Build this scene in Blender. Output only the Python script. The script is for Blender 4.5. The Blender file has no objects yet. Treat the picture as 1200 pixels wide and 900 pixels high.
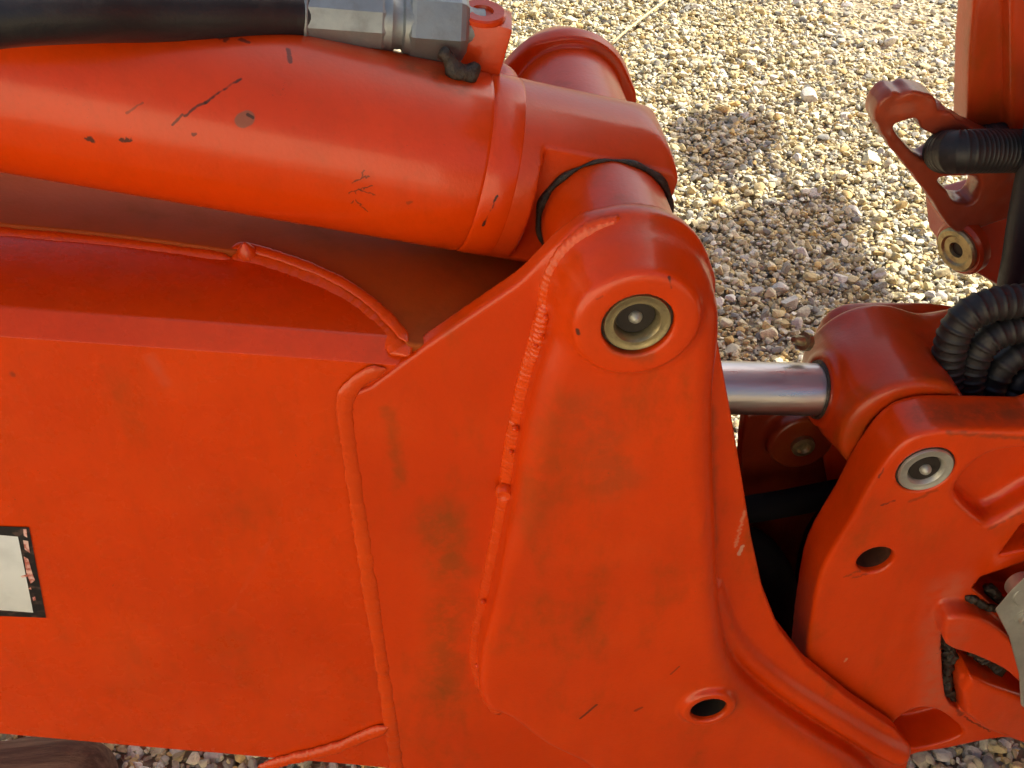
import bpy, math, random
import numpy as np
from mathutils import Vector, Matrix
random.seed(7)
rng = np.random.default_rng(7)
S = bpy.context.scene
COL = S.collection

# ------------------------------------------------------------------ camera
FPX = 1300.0                                    # focal length in pixels of the 1200 px wide photograph
PITCH, YAW = math.radians(40.2), math.radians(6.0)
_r = np.array([math.cos(YAW), -math.sin(YAW), 0.0])
_fh = np.array([math.sin(YAW), math.cos(YAW), 0.0])
_fw = _fh*math.cos(PITCH) - np.array([0, 0, 1.0])*math.sin(PITCH)
_dn = -np.array([0, 0, 1.0])*math.cos(PITCH) - _fh*math.sin(PITCH)
def ray(px, py): return _r*(px-600)/FPX + _dn*(py-450)/FPX + _fw
PINZ = 0.99
P0 = np.array([0, -.062, PINZ])
CAM = P0 - ray(748, 382)
def U(px, py, y=0.0):
    """where the sight line through a photo pixel meets the upright plane at depth y"""
    d = ray(px, py); return CAM + d*((y-CAM[1])/d[1])
def Gd(px, py, z=0.0):
    d = ray(px, py); return CAM + d*((z-CAM[2])/d[2])
def UP(pts, y): return np.array([U(a, b, y)[[0, 2]] for a, b in pts])

cam = bpy.data.cameras.new('camera'); camo = bpy.data.objects.new('camera', cam); COL.objects.link(camo)
cam.sensor_fit = 'HORIZONTAL'; cam.sensor_width = 36.0; cam.lens = 36.0*FPX/1200.0
cam.clip_start = .02; cam.clip_end = 2000
M = Matrix(((_r[0], -_dn[0], -_fw[0], CAM[0]), (_r[1], -_dn[1], -_fw[1], CAM[1]), (_r[2], -_dn[2], -_fw[2], CAM[2]), (0, 0, 0, 1)))
camo.matrix_world = M
S.camera = camo

# ------------------------------------------------------------------ sky, sun, exposure
SUN_AZ, SUN_EL = math.radians(25), math.radians(38)      # azimuth from +X towards +Y
sd = Vector((math.cos(SUN_EL)*math.cos(SUN_AZ), math.cos(SUN_EL)*math.sin(SUN_AZ), math.sin(SUN_EL)))
W = bpy.data.worlds.new('World'); S.world = W; W.use_nodes = True
nt = W.node_tree; bg = nt.nodes['Background']
sky = nt.nodes.new('ShaderNodeTexSky'); sky.sky_type = 'NISHITA'; sky.sun_disc = False
sky.sun_elevation = SUN_EL; sky.sun_rotation = math.pi/2 - SUN_AZ
sky.dust_density = 5.0; sky.air_density = 1.0; sky.ozone_density = .6
nt.links.new(sky.outputs[0], bg.inputs[0]); bg.inputs[1].default_value = 0.09
sl = bpy.data.lights.new('sun', 'SUN'); sl.energy = 5.0; sl.angle = math.radians(.5); sl.color = (1, .92, .76)
so = bpy.data.objects.new('sun', sl); COL.objects.link(so); so.location = (3, 2, 6)
so.rotation_euler = sd.to_track_quat('Z', 'Y').to_euler()
S.view_settings.view_transform = 'Standard'; S.view_settings.look = 'None'
S.view_settings.exposure = 1.0; S.view_settings.gamma = 1.0
S.render.engine = 'CYCLES'

# ------------------------------------------------------------------ object helpers
def setp(o, **k):
    for a, b in k.items():
        if b is not None: o[a] = b
    return o
def thing(name, label, cat, loc, group=None):
    o = bpy.data.objects.new(name, None); COL.objects.link(o); o.location = loc; o.empty_display_size = .05
    return setp(o, label=label, category=cat, group=group)
def mesh_from(name, V, F, mat, parent=None, smooth=True, label=None):
    me = bpy.data.meshes.new(name)
    if isinstance(F, np.ndarray):
        n, k = F.shape
        me.vertices.add(len(V)); me.vertices.foreach_set('co', np.asarray(V, np.float32).ravel())
        me.loops.add(n*k); me.loops.foreach_set('vertex_index', F.astype(np.int32).ravel())
        me.polygons.add(n); me.polygons.foreach_set('loop_start', np.arange(0, n*k, k, dtype=np.int32))
        me.update(calc_edges=True)
    else:
        me.from_pydata([tuple(map(float, v)) for v in V], [], F); me.update()
    if smooth: me.polygons.foreach_set('use_smooth', np.ones(len(me.polygons), bool))
    if mat: me.materials.append(mat)
    o = bpy.data.objects.new(name, me); COL.objects.link(o)
    if parent:
        o.parent = parent
        L = Vector((0, 0, 0)); q = parent
        while q: L = L + q.location; q = q.parent
        o.matrix_parent_inverse = Matrix.Translation(-L)
    if label: o['label'] = label
    return o
def vnoise(P, scale, seed=0):
    """cheap smooth value noise on points (N,3) -> -1..1"""
    P = np.asarray(P)*scale; I = np.floor(P).astype(np.int64); f = P-I; f = f*f*(3-2*f)
    def h(i, j, k):
        n = (i*374761393 + j*668265263 + k*2147483647 + seed*1274126177) & 0x7fffffff
        n = ((n ^ (n >> 13))*1274126177) & 0x7fffffff
        return ((n ^ (n >> 16)) & 0xffff)/32767.5-1
    out = 0
    for dx in (0, 1):
        for dy in (0, 1):
            for dz in (0, 1):
                w = (f[:, 0] if dx else 1-f[:, 0])*(f[:, 1] if dy else 1-f[:, 1])*(f[:, 2] if dz else 1-f[:, 2])
                out = out + w*h(I[:, 0]+dx, I[:, 1]+dy, I[:, 2]+dz)
    return out

# ---- signed distance modelling for the castings
def sd_poly(X, Z, poly):
    poly = np.asarray(poly, float); d = np.full(X.shape, 1e9); s = np.ones(X.shape)
    n = len(poly); j = n-1
    for i in range(n):
        ax, az = poly[i]; bx, bz = poly[j]
        ex, ez = bx-ax, bz-az; wx, wz = X-ax, Z-az
        t = np.clip((wx*ex+wz*ez)/(ex*ex+ez*ez+1e-12), 0, 1)
        d = np.minimum(d, (wx-ex*t)**2+(wz-ez*t)**2)
        c1 = Z >= az; c2 = Z < bz; c3 = ex*wz > ez*wx
        flip = (c1 & c2 & c3) | (~c1 & ~c2 & ~c3)
        s = np.where(flip, -s, s); j = i
    return s*np.sqrt(d)
def smooth_poly(pts, n=6):
    """closed Catmull-Rom through the points"""
    P = np.asarray(pts, float); out = []
    m = len(P)
    for i in range(m):
        a, b, c, d = P[i-1], P[i], P[(i+1) % m], P[(i+2) % m]
        for k in range(n):
            t = k/n
            out.append(.5*((2*b)+(-a+c)*t+(2*a-5*b+4*c-d)*t*t+(-a+3*b-3*c+d)*t**3))
    return np.array(out)
def smooth_path(pts, n=8):
    P = np.asarray(pts, float); P = np.vstack([2*P[0]-P[1], P, 2*P[-1]-P[-2]]); out = []
    for i in range(1, len(P)-2):
        a, b, c, d = P[i-1], P[i], P[i+1], P[i+2]
        for k in range(n):
            t = k/n
            out.append(.5*((2*b)+(-a+c)*t+(2*a-5*b+4*c-d)*t*t+(-a+3*b-3*c+d)*t**3))
    out.append(P[-2]); return np.array(out)
def extr(d2, Y, y0, y1, r=0.0):
    w = np.abs(Y-(y0+y1)/2)-(y1-y0)/2+r; d = d2+r
    return np.minimum(np.maximum(d, w), 0)+np.hypot(np.maximum(d, 0), np.maximum(w, 0))-r
def smin(a, b, k):
    h = np.maximum(k-np.abs(a-b), 0)/k; return np.minimum(a, b)-h*h*k*.25
def smax(a, b, k): return -smin(-a, -b, k)
def capsule(P, A, B, r):
    A = np.asarray(A); B = np.asarray(B); d = B-A
    wx, wy, wz = P[0]-A[0], P[1]-A[1], P[2]-A[2]
    t = np.clip((wx*d[0]+wy*d[1]+wz*d[2])/(d@d), 0, 1)
    return np.sqrt((wx-d[0]*t)**2+(wy-d[1]*t)**2+(wz-d[2]*t)**2)-r
def cyl(P, A, B, r, rd=0.002):
    A = np.asarray(A, float); B = np.asarray(B, float); d = B-A; L = np.linalg.norm(d); d = d/L
    wx, wy, wz = P[0]-A[0], P[1]-A[1], P[2]-A[2]
    t = wx*d[0]+wy*d[1]+wz*d[2]
    rr = np.sqrt(np.maximum(wx*wx+wy*wy+wz*wz-t*t, 0))-r+rd
    w = np.abs(t-L/2)-L/2+rd
    return np.minimum(np.maximum(rr, w), 0)+np.hypot(np.maximum(rr, 0), np.maximum(w, 0))-rd
def grid(lo, hi, h):
    ax = [np.arange(lo[i], hi[i]+h, h) for i in range(3)]
    X, Y, Z = np.meshgrid(*ax, indexing='ij', sparse=True)
    return X, Y, Z
def surface_nets(D, lo, h):
    D = D.astype(np.float32); s = D < 0; nx, ny, nz = D.shape
    c = np.zeros((nx-1, ny-1, nz-1), np.int8)
    for i in (0, 1):
        for j in (0, 1):
            for k in (0, 1): c += s[i:nx-1+i, j:ny-1+j, k:nz-1+k]
    act = (c > 0) & (c < 8); idx = np.full(act.shape, -1, np.int64)
    I = np.argwhere(act); idx[act] = np.arange(len(I))
    acc = np.zeros((len(I), 3)); cnt = np.zeros(len(I))
    cor = [(i, j, k) for i in (0, 1) for j in (0, 1) for k in (0, 1)]
    for a in cor:
        for b in cor:
            if sum(abs(p-q) for p, q in zip(a, b)) != 1 or a > b: continue
            da = D[I[:, 0]+a[0], I[:, 1]+a[1], I[:, 2]+a[2]]; db = D[I[:, 0]+b[0], I[:, 1]+b[1], I[:, 2]+b[2]]
            m = (da < 0) != (db < 0)
            t = np.where(m, da/np.where(m, da-db, 1), 0)
            for ax in range(3): acc[:, ax] += np.where(m, a[ax]+(b[ax]-a[ax])*t, 0)
            cnt += m
    V = (I+acc/cnt[:, None])*h+np.asarray(lo)
    F = []
    for ax in range(3):
        u, v = (ax+1) % 3, (ax+2) % 3
        sl0 = [slice(1, -1)]*3; sl0[ax] = slice(0, -1); sl1 = list(sl0); sl1[ax] = slice(1, None)
        sa, sb = s[tuple(sl0)], s[tuple(sl1)]
        for ch, flip in ((sa & ~sb, False), (~sa & sb, True)):
            E = np.argwhere(ch)
            if not len(E): continue
            E = E+np.array([0 if q == ax else 1 for q in range(3)])
            du = np.eye(3, dtype=int)[u]; dv = np.eye(3, dtype=int)[v]
            q = [idx[tuple((E-du-dv).T)], idx[tuple((E-dv).T)], idx[tuple(E.T)], idx[tuple((E-du).T)]]
            Q = np.stack(q, 1); F.append(Q[:, ::-1] if flip else Q)
    return V, np.vstack(F)
def sdf_obj(name, fn, lo, hi, h, mat, parent, label=None, post=None):
    P = grid(lo, hi, h); D = np.broadcast_to(fn(P), np.broadcast_shapes(*[p.shape for p in P])).copy()
    D[0] = D[-1] = 1; D[:, 0] = D[:, -1] = 1; D[:, :, 0] = D[:, :, -1] = 1
    V, F = surface_nets(D, lo, h)
    if post: V = post(V)
    return mesh_from(name, V, F, mat, parent, True, label)

# ---- revolve and sweep
def frame_of(d):
    d = np.asarray(d, float); d = d/np.linalg.norm(d)
    u = np.cross(d, [0, 0, 1.0]);
    if np.linalg.norm(u) < 1e-3: u = np.cross(d, [0, 1.0, 0])
    u /= np.linalg.norm(u); return d, u, np.cross(u, d)
def lathe(name, A, axis, prof, mat, parent, n=48, label=None, sharp=None, smooth=True):
    d, u, v = frame_of(axis); A = np.asarray(A, float); V = []; F = []
    for s, r in prof:
        for k in range(n):
            a = 2*math.pi*k/n; V.append(A+d*s+(u*math.cos(a)+v*math.sin(a))*max(r, 1e-5))
    for i in range(len(prof)-1):
        for k in range(n): F.append((i*n+k, i*n+(k+1) % n, (i+1)*n+(k+1) % n, (i+1)*n+k))
    F.append(tuple(range(n))[::-1]); F.append(tuple((len(prof)-1)*n+k for k in range(n)))
    o = mesh_from(name, V, F, mat, parent, smooth, label)
    fix_normals(o)
    if smooth: o.data.set_sharp_from_angle(angle=math.radians(35))
    return o
def fix_normals(o):
    import bmesh
    bm = bmesh.new(); bm.from_mesh(o.data); bmesh.ops.recalc_face_normals(bm, faces=bm.faces[:]); bm.to_mesh(o.data); bm.free()
def sweep(name, path, rad, mat, parent, n=24, label=None, sub=0, prof=None):
    """tube along a path; rad(s) or number; prof=(a,b) makes an elliptical section"""
    P = np.asarray(path, float)
    seg = np.linalg.norm(np.diff(P, axis=0), axis=1); L = np.concatenate([[0], np.cumsum(seg)])
    if sub:
        s = np.arange(0, L[-1], sub); P = np.stack([np.interp(s, L, P[:, i]) for i in range(3)], 1); L = s
    T = np.gradient(P, axis=0); T /= np.linalg.norm(T, axis=1)[:, None]
    u = frame_of(T[0])[1]; V = []
    for i in range(len(P)):
        u = u-T[i]*(u@T[i]); u /= np.linalg.norm(u); v = np.cross(T[i], u)
        r = rad(L[i]) if callable(rad) else rad
        for k in range(n):
            a = 2*math.pi*k/n; V.append(P[i]+(u*math.cos(a)+v*math.sin(a))*r)
    m = len(P); F = []
    for i in range(m-1):
        for k in range(n): F.append((i*n+k, i*n+(k+1) % n, (i+1)*n+(k+1) % n, (i+1)*n+k))
    F.append(tuple(range(n))[::-1]); F.append(tuple((m-1)*n+k for k in range(n)))
    o = mesh_from(name, V, F, mat, parent, True, label); fix_normals(o); return o
def bead(name, path, w, hgt, nrm, mat, parent, seed=0, rip=.10, pitch=.006):
    """weld bead: half-round strip lying on a surface with ripples"""
    P = smooth_path(path, 10); seg = np.linalg.norm(np.diff(P, axis=0), axis=1); L = np.concatenate([[0], np.cumsum(seg)])
    s = np.arange(0, L[-1], .0018); P = np.stack([np.interp(s, L, P[:, i]) for i in range(3)], 1)
    T = np.gradient(P, axis=0); T /= np.linalg.norm(T, axis=1)[:, None]
    N = np.asarray(nrm, float); N = N/np.linalg.norm(N); n = 11; V = []
    nz = vnoise(np.stack([s*60, s*0+seed*7.3, s*0], 1), 1.0, seed); nz2 = vnoise(np.stack([s*260, s*0+seed*3.1, s*0], 1), 1.0, seed+5)
    for i in range(len(P)):
        sd_ = np.cross(T[i], N); sd_ /= np.linalg.norm(sd_)
        ph = (s[i]/pitch) % 1.0
        k = (1+rip*(abs(math.sin(math.pi*ph))-.5)+.14*nz[i]+.08*nz2[i])*(.25+.75*min(1, s[i]/.010, (s[-1]-s[i])/.010))
        for j in range(n):
            a = math.pi*j/(n-1); c = math.cos(a)
            V.append(P[i]+sd_*c*w*k*.5+N*(math.sin(a)**.9*hgt*.62*k-.0015)+T[i]*(.0016*math.sin(a)))
    F = [(i*n+j, i*n+j+1, (i+1)*n+j+1, (i+1)*n+j) for i in range(len(P)-1) for j in range(n-1)]
    F += [tuple(range(n)), tuple((len(P)-1)*n+j for j in range(n))[::-1]]
    o = mesh_from(name, V, F, mat, parent); fix_normals(o); return o
def boxmesh(name, c, sz, mat, parent, bev=.003, R=None, label=None, seg=2):
    import bmesh
    bm = bmesh.new(); bmesh.ops.create_cube(bm, size=1)
    for v in bm.verts: v.co = Vector((v.co.x*sz[0], v.co.y*sz[1], v.co.z*sz[2]))
    if bev: bmesh.ops.bevel(bm, geom=bm.edges[:], offset=bev, segments=seg, profile=.6, affect='EDGES')
    for v in bm.verts:
        if R: v.co = R @ v.co
        v.co += Vector(c)
    V = [v.co[:] for v in bm.verts]; F = [tuple(v.index for v in f.verts) for f in bm.faces]; bm.free()
    o = mesh_from(name, V, F, mat, parent, True, label); o.data.set_sharp_from_angle(angle=math.radians(40)); return o
def prism(name, pts3a, pts3b, mat, parent, bev=0, label=None, sharp=40):
    """solid between two matching polygons"""
    import bmesh
    n = len(pts3a); V = list(pts3a)+list(pts3b)
    F = [tuple(range(n)), tuple(range(2*n-1, n-1, -1))]+[(i, n+i, n+(i+1) % n, (i+1) % n) for i in range(n)]
    o = mesh_from(name, V, F, mat, parent, True, label); fix_normals(o)
    if bev:
        bm = bmesh.new(); bm.from_mesh(o.data)
        ed = [e for e in bm.edges if len(e.link_faces) == 2 and e.calc_face_angle(0) > math.radians(30)]
        bmesh.ops.bevel(bm, geom=ed, offset=bev, segments=3, profile=.55, affect='EDGES'); bm.to_mesh(o.data); bm.free()
        o.data.polygons.foreach_set('use_smooth', np.ones(len(o.data.polygons), bool))
    o.data.set_sharp_from_angle(angle=math.radians(sharp)); return o

# ------------------------------------------------------------------ materials
class NT:
    def __init__(s, name):
        s.m = bpy.data.materials.new(name); s.m.use_nodes = True; s.t = s.m.node_tree
        s.b = s.t.nodes['Principled BSDF']; s.pos = s.n('ShaderNodeTexCoord').outputs['Object']
    def n(s, t, **k):
        q = s.t.nodes.new(t)
        for a, b in k.items(): setattr(q, a, b)
        return q
    def l(s, a, b): s.t.links.new(a, b)
    def noise(s, scale, detail=4, rough=.55, vec=None, dist=0):
        q = s.n('ShaderNodeTexNoise'); q.inputs['Scale'].default_value = scale; q.inputs['Detail'].default_value = detail
        q.inputs['Roughness'].default_value = rough; q.inputs['Distortion'].default_value = dist
        s.l(vec or s.pos, q.inputs['Vector']); return q.outputs['Fac']
    def noisec(s, scale, detail=2, vec=None):
        q = s.n('ShaderNodeTexNoise'); q.inputs['Scale'].default_value = scale; q.inputs['Detail'].default_value = detail
        s.l(vec or s.pos, q.inputs['Vector']); return q.outputs['Color']
    def ramp(s, fac, a, b, va=0.0, vb=1.0):
        q = s.n('ShaderNodeMapRange'); q.interpolation_type = 'SMOOTHSTEP'
        for i, v in zip((1, 2, 3, 4), (a, b, va, vb)): q.inputs[i].default_value = v
        s.l(fac, q.inputs[0]); return q.outputs[0]
    def math(s, op, a, b=None, c=None):
        q = s.n('ShaderNodeMath', operation=op)
        for i, v in enumerate((a, b, c)):
            if v is None: continue
            if isinstance(v, (int, float)): q.inputs[i].default_value = v
            else: s.l(v, q.inputs[i])
        return q.outputs[0]
    def vm(s, op, a, b=None, out=0):
        q = s.n('ShaderNodeVectorMath', operation=op)
        for i, v in enumerate((a, b)):
            if v is None: continue
            if isinstance(v, (tuple, list, np.ndarray)): q.inputs[i].default_value = tuple(map(float, v))
            elif isinstance(v, (int, float)): q.inputs['Scale'].default_value = v
            else: s.l(v, q.inputs[i])
        return q.outputs[out] if out != 'v' else q.outputs['Value']
    def mix(s, f, a, b):
        q = s.n('ShaderNodeMix', data_type='RGBA')
        for i, v in ((0, f), (6, a), (7, b)):
            if isinstance(v, (int, float)): q.inputs[i].default_value = v
            elif isinstance(v, tuple): q.inputs[i].default_value = v if len(v) == 4 else (*v, 1)
            else: s.l(v, q.inputs[i])
        return q.outputs[2]
    def bump(s, hgt, strength, dist, nrm=None):
        q = s.n('ShaderNodeBump'); q.inputs['Strength'].default_value = strength; q.inputs['Distance'].default_value = dist
        s.l(hgt, q.inputs['Height'])
        if nrm: s.l(nrm, q.inputs['Normal'])
        return q.outputs[0]
    def seg(s, A, B, w, jag=.004, jscale=90, soft=.5):
        """mask round the segment A-B"""
        off = s.vm('SCALE', s.vm('SUBTRACT', s.noisec(jscale), (.5, .5, .5)), jag*2)
        p = s.vm('ADD', s.pos, off)
        A = np.asarray(A, float); B = np.asarray(B, float); d = B-A; L2 = float(d@d)+1e-9
        pa = s.vm('SUBTRACT', p, A)
        t = s.n('ShaderNodeClamp'); s.l(s.math('DIVIDE', s.vm('DOT_PRODUCT', pa, d, 'v'), L2), t.inputs[0])
        q = s.n('ShaderNodeVectorMath', operation='SCALE'); q.inputs[0].default_value = tuple(d); s.l(t.outputs[0], q.inputs['Scale'])
        dist = s.vm('LENGTH', s.vm('SUBTRACT', pa, q.outputs[0]), None, 'v')
        return s.ramp(dist, w*soft, w, 1.0, 0.0)

def paint(name, base=(.70, .054, .0003), rough=.33, marks=(), grime=.5, chips=.25, dust=.25, seed=0.0, bumpy=1.0, gloss=1.0):
    """worn orange-red machine enamel; marks: (mask args, colour, amount, kind)"""
    m = NT(name)
    sh = m.vm('ADD', m.pos, (seed*3.7, seed*1.9, seed*5.1))
    big = m.noise(5, 3, .5, sh); c = m.mix(m.ramp(big, .3, .75), base, (base[0]*.86, base[1]*.80, base[2]))
    # hand-rubbed streaks and fine mottling
    st0 = m.n('ShaderNodeMapping'); st0.inputs['Scale'].default_value = (9, 9, 2.2); m.l(sh, st0.inputs[0])
    c = m.mix(m.math('MULTIPLY', m.ramp(m.noise(5, 6, .65, st0.outputs[0]), .42, .72), .30), c, (base[0]*.74, base[1]*.78, base[2]))
    c = m.mix(m.math('MULTIPLY', m.ramp(m.noise(130, 3, .6, sh), .5, .75), .16), c, (base[0]*.6, base[1]*.9+.01, base[2]+.004))
    # faded, chalky paint
    fd = m.math('MULTIPLY', m.ramp(m.noise(9, 5, .6, sh), .5, .8), dust)
    c = m.mix(fd, c, (.70, .09, .012))
    # olive-brown oily film in soft patches
    st = m.n('ShaderNodeMapping'); st.inputs['Scale'].default_value = (1.6, 1.6, .7); m.l(sh, st.inputs[0])
    g1 = m.ramp(m.noise(7.5, 6, .62, st.outputs[0]), .50, .78); g2 = m.ramp(m.noise(60, 3, .6, sh), .3, .7, .55, 1)
    gf = m.math('MULTIPLY', m.math('MULTIPLY', g1, g2), grime)
    c = m.mix(gf, c, (.24, .052, .003))
    # fine specks of dirt
    sp = m.ramp(m.noise(420, 2, .5, sh), .69, .75); sp = m.math('MULTIPLY', sp, m.ramp(m.noise(14, 3, .6, sh), .45, .7))
    c = m.mix(m.math('MULTIPLY', sp, .45), c, (.10, .03, .012))
    # chips down to primer
    ch = m.math('MULTIPLY', m.ramp(m.noise(75, 4, .65, sh), .715, .73), m.ramp(m.noise(6, 2, .5, sh), .5, .62))
    chf = m.math('MULTIPLY', ch, chips*2)
    c = m.mix(chf, c, (.05, .02, .012))
    ro = m.math('ADD', m.math('MULTIPLY', m.noise(22, 4, .6, sh), .22), rough-.11)
    ro = m.math('ADD', ro, m.math('MULTIPLY', gf, .15))
    for args, colr, amt in marks:
        k = m.math('MULTIPLY', m.seg(*args), amt)
        if args[5 if len(args) > 5 else 4] == 0 and args[2] > .012: k = m.math('MULTIPLY', k, m.ramp(m.noise(46, 6, .7, sh), .34, .60, .25, 1.0))
        c = m.mix(k, c, colr); ro = m.math('ADD', ro, m.math('MULTIPLY', k, .25))
    m.l(c, m.b.inputs['Base Color']); m.l(ro, m.b.inputs['Roughness'])
    h1 = m.noise(230, 3, .5, sh); h2 = m.noise(28, 3, .5, sh)
    hh = m.math('ADD', m.math('MULTIPLY', h1, .35), m.math('MULTIPLY', h2, .7)); hh = m.math('SUBTRACT', hh, m.math('MULTIPLY', chf, .8))
    m.l(m.bump(hh, .32*bumpy, .0022), m.b.inputs['Normal'])
    m.b.inputs['Specular IOR Level'].default_value = .26; m.b.inputs['Coat Weight'].default_value = .40*gloss; m.b.inputs['Coat Roughness'].default_value = .16
    return m.m
def metal(name, col=(.42, .43, .42), rough=.38, metallic=.9, dirt=.5, dirtcol=(.06, .055, .035), scale=40, brush=None):
    m = NT(name); v = m.pos
    if brush:
        mp = m.n('ShaderNodeMapping'); mp.inputs['Scale'].default_value = brush; m.l(m.pos, mp.inputs[0]); v = mp.outputs[0]
    n1 = m.noise(scale, 5, .6, v); d = m.math('MULTIPLY', m.ramp(n1, .45, .75), dirt)
    c = m.mix(d, m.mix(m.ramp(m.noise(scale*.3, 3), .3, .7), col, tuple(x*.78 for x in col)), dirtcol)
    m.l(c, m.b.inputs['Base Color']); m.l(m.math('SUBTRACT', metallic, m.math('MULTIPLY', d, .7)), m.b.inputs['Metallic'])
    m.l(m.math('ADD', rough-.08, m.math('MULTIPLY', m.noise(scale*2, 3, .6, v), .3)), m.b.inputs['Roughness'])
    m.l(m.bump(m.noise(scale*5, 3, .6, v), .25, .001), m.b.inputs['Normal']); return m.m
def rubber(name, col=(.016, .016, .018), rough=.42, dust=.3):
    m = NT(name); d = m.math('MULTIPLY', m.ramp(m.noise(30, 5, .65), .5, .8), dust)
    m.l(m.mix(d, col, (.10, .085, .07)), m.b.inputs['Base Color'])
    m.l(m.math('ADD', rough-.1, m.math('MULTIPLY', m.noise(60, 3), .25)), m.b.inputs['Roughness'])
    m.l(m.bump(m.noise(300, 3, .6), .3, .001), m.b.inputs['Normal']); return m.m
def grease(name='grease_black'):
    m = NT(name); m.l(m.mix(m.ramp(m.noise(120, 4), .35, .7), (.012, .010, .008), (.05, .035, .022)), m.b.inputs['Base Color'])
    m.b.inputs['Roughness'].default_value = .45
    m.l(m.bump(m.noise(240, 4, .65), .8, .003), m.b.inputs['Normal']); return m.m

YC, RB = .188, .0935
BAX0 = U(0, 83, YC); BAX1 = np.array([0, YC, PINZ]); BAXD = (BAX1-BAX0)/np.linalg.norm(BAX1-BAX0)
def on_barrel(px, py):
    """first hit of the sight line with the cylinder barrel"""
    d = ray(px, py); d = d/np.linalg.norm(d); o = CAM-BAX1; dp = d-BAXD*(d@BAXD); op = o-BAXD*(o@BAXD)
    a, b, c = dp@dp, 2*dp@op, op@op-RB*RB; q = max(b*b-4*a*c, 0)
    return CAM+d*((-b-math.sqrt(q))/(2*a))
def mb(a, b, w, jag=.002, js=120, soft=.5): return (on_barrel(*a), on_barrel(*b), w, jag, js, soft)
DARK = (.03, .014, .010)
M_rust = None
PY = -.047
def mk(y, a, b, w, jag=.002, js=120, soft=.5): return (U(*a, y), U(*b, y), w, jag, js, soft)
GR = (.20, .058, .004)
M_cast = paint('casting_paint', seed=1, grime=.85, chips=.0, marks=[
    (mk(0, (515, 610), (530, 670), .048, .010, 45, 0), GR, .55), (mk(0, (525, 710), (520, 800), .042, .010, 45, 0), GR, .5),
    (mk(PY, (652, 470), (622, 620), .03, .016, 30, 0), GR, .30), (mk(PY, (690, 480), (720, 560), .05, .02, 25, 0), (.2, .06, .012), .35),
    (mk(-.058, (722, 408), (760, 418), .012, .006, 90, 0), (.14, .04, .008), .55), (mk(0, (455, 480), (470, 560), .012, .012, 60, 0), GR, .35), (mk(0, (590, 600), (575, 680), .010, .006, 60, 0), GR, .5),
    (mk(PY, (680, 842), (699, 826), .0022, .001), DARK, .8), (mk(PY, (745, 833), (752, 829), .003, .002), DARK, .6),
    (mk(PY, (786, 790), (796, 781), .0018, .001), DARK, .6), (mk(-.06, (784, 325), (786, 336), .0022, .001), DARK, .9),
    (mk(-.06, (700, 349), (706, 346), .0026, .001), DARK, .8), (mk(-.06, (677, 386), (678, 390), .0028, .001), DARK, .9),
    (mk(-.03, (664, 321), (666, 319), .003, .001), DARK, .8),
    (mk(0, (862, 640), (872, 600), .0035, .005, 200, .1), (.64, .32, .18), .5), (mk(0, (866, 650), (870, 640), .003, .002, 200), (.62, .40, .28), .6),
    (mk(-.03, (808, 322), (815, 333), .0028, .001), (.75, .6, .5), .7), (mk(-.02, (842, 752), (850, 760), .003, .002), (.7, .45, .3), .6),
    (mk(0, (830, 480), (833, 640), .012, .008, 40, .1), (.16, .05, .012), .45)])  # this brown strip paints the shade on the right-facing fillet
M_box = paint('boom_paint', seed=2, rough=.27, grime=.40, chips=.0, dust=.2, marks=[
    (mk(0, (262, 735), (330, 610), .006, .003, 60, .1), (.66, .09, .03), .35), (mk(0, (12, 440), (14, 444), .005, .003), DARK, .5),
    (mk(0, (218, 612), (220, 616), .003, .002), DARK, .6), (mk(0, (368, 423), (370, 423), .0025, .001), DARK, .9),
    (mk(0, (172, 408), (176, 412), .003, .002), DARK, .6), (mk(0, (175, 420), (192, 450), .010, .004, 60, .1), (.55, .09, .04), .5)])
M_top = paint('top_plate_paint', base=(.42, .070, .002), seed=3, grime=1.0, chips=.05, dust=.0, rough=.6, gloss=0)
BY = .10
M_barrel = paint('barrel_paint', seed=4, grime=.2, chips=.0, dust=.15, marks=[
    (mb((281, 93), (240, 120), .0020, .0025, 90, .4), (.05, .02, .01), .9), (mb((240, 120), (216, 136), .0017, .0025, 90, .4), (.05, .02, .01), .85), (mb((214, 134), (202, 146), .0016, .002, 90, .4), (.06, .02, .01), .8),
    (mb((168, 120), (148, 133), .0015, .002, 90, .4), (.12, .03, .01), .6),
    (mb((284, 141), (291, 138), .0075, .002, 60, .75), (.26, .09, .05), .9), (mb((290, 134), (296, 138), .002, .001, 90), (.06, .03, .02), .9),
    (mb((102, 163), (107, 164), .0035, .004, 200, .5), DARK, .9), (mb((142, 164), (153, 164), .0024, .003, 200, .5), DARK, .9), (mb((226, 157), (228, 157), .0022, .002, 200, .5), DARK, .7),
    (mb((338, 58), (340, 72), .0028, .002, 200), DARK, .75), (mb((258, 44), (264, 46), .004, .004, 150), DARK, .75), (mb((283, 46), (288, 49), .004, .004, 150), DARK, .75),
    (mb((412, 214), (432, 206), .0014, .003, 200, .3), (.08, .025, .01), .8), (mb((409, 226), (436, 218), .0014, .003, 200, .3), (.08, .025, .01), .8),
    (mb((426, 201), (412, 238), .0013, .003, 200, .3), (.08, .025, .01), .8), (mb((418, 234), (430, 248), .0013, .003, 200, .3), (.08, .025, .01), .8), (mb((420, 222), (440, 228), .0013, .003, 200, .3), (.08, .025, .01), .7),
    (mb((582, 230), (566, 264), .0020, .0015, 200, .5), (.02, .01, .008), .95), (mb((478, 238), (482, 237), .0025, .002, 200, .3), (.12, .03, .01), .5),
    (mb((480, 76), (540, 100), .022, .008, 60, .0), (.14, .05, .02), .6)])
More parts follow.
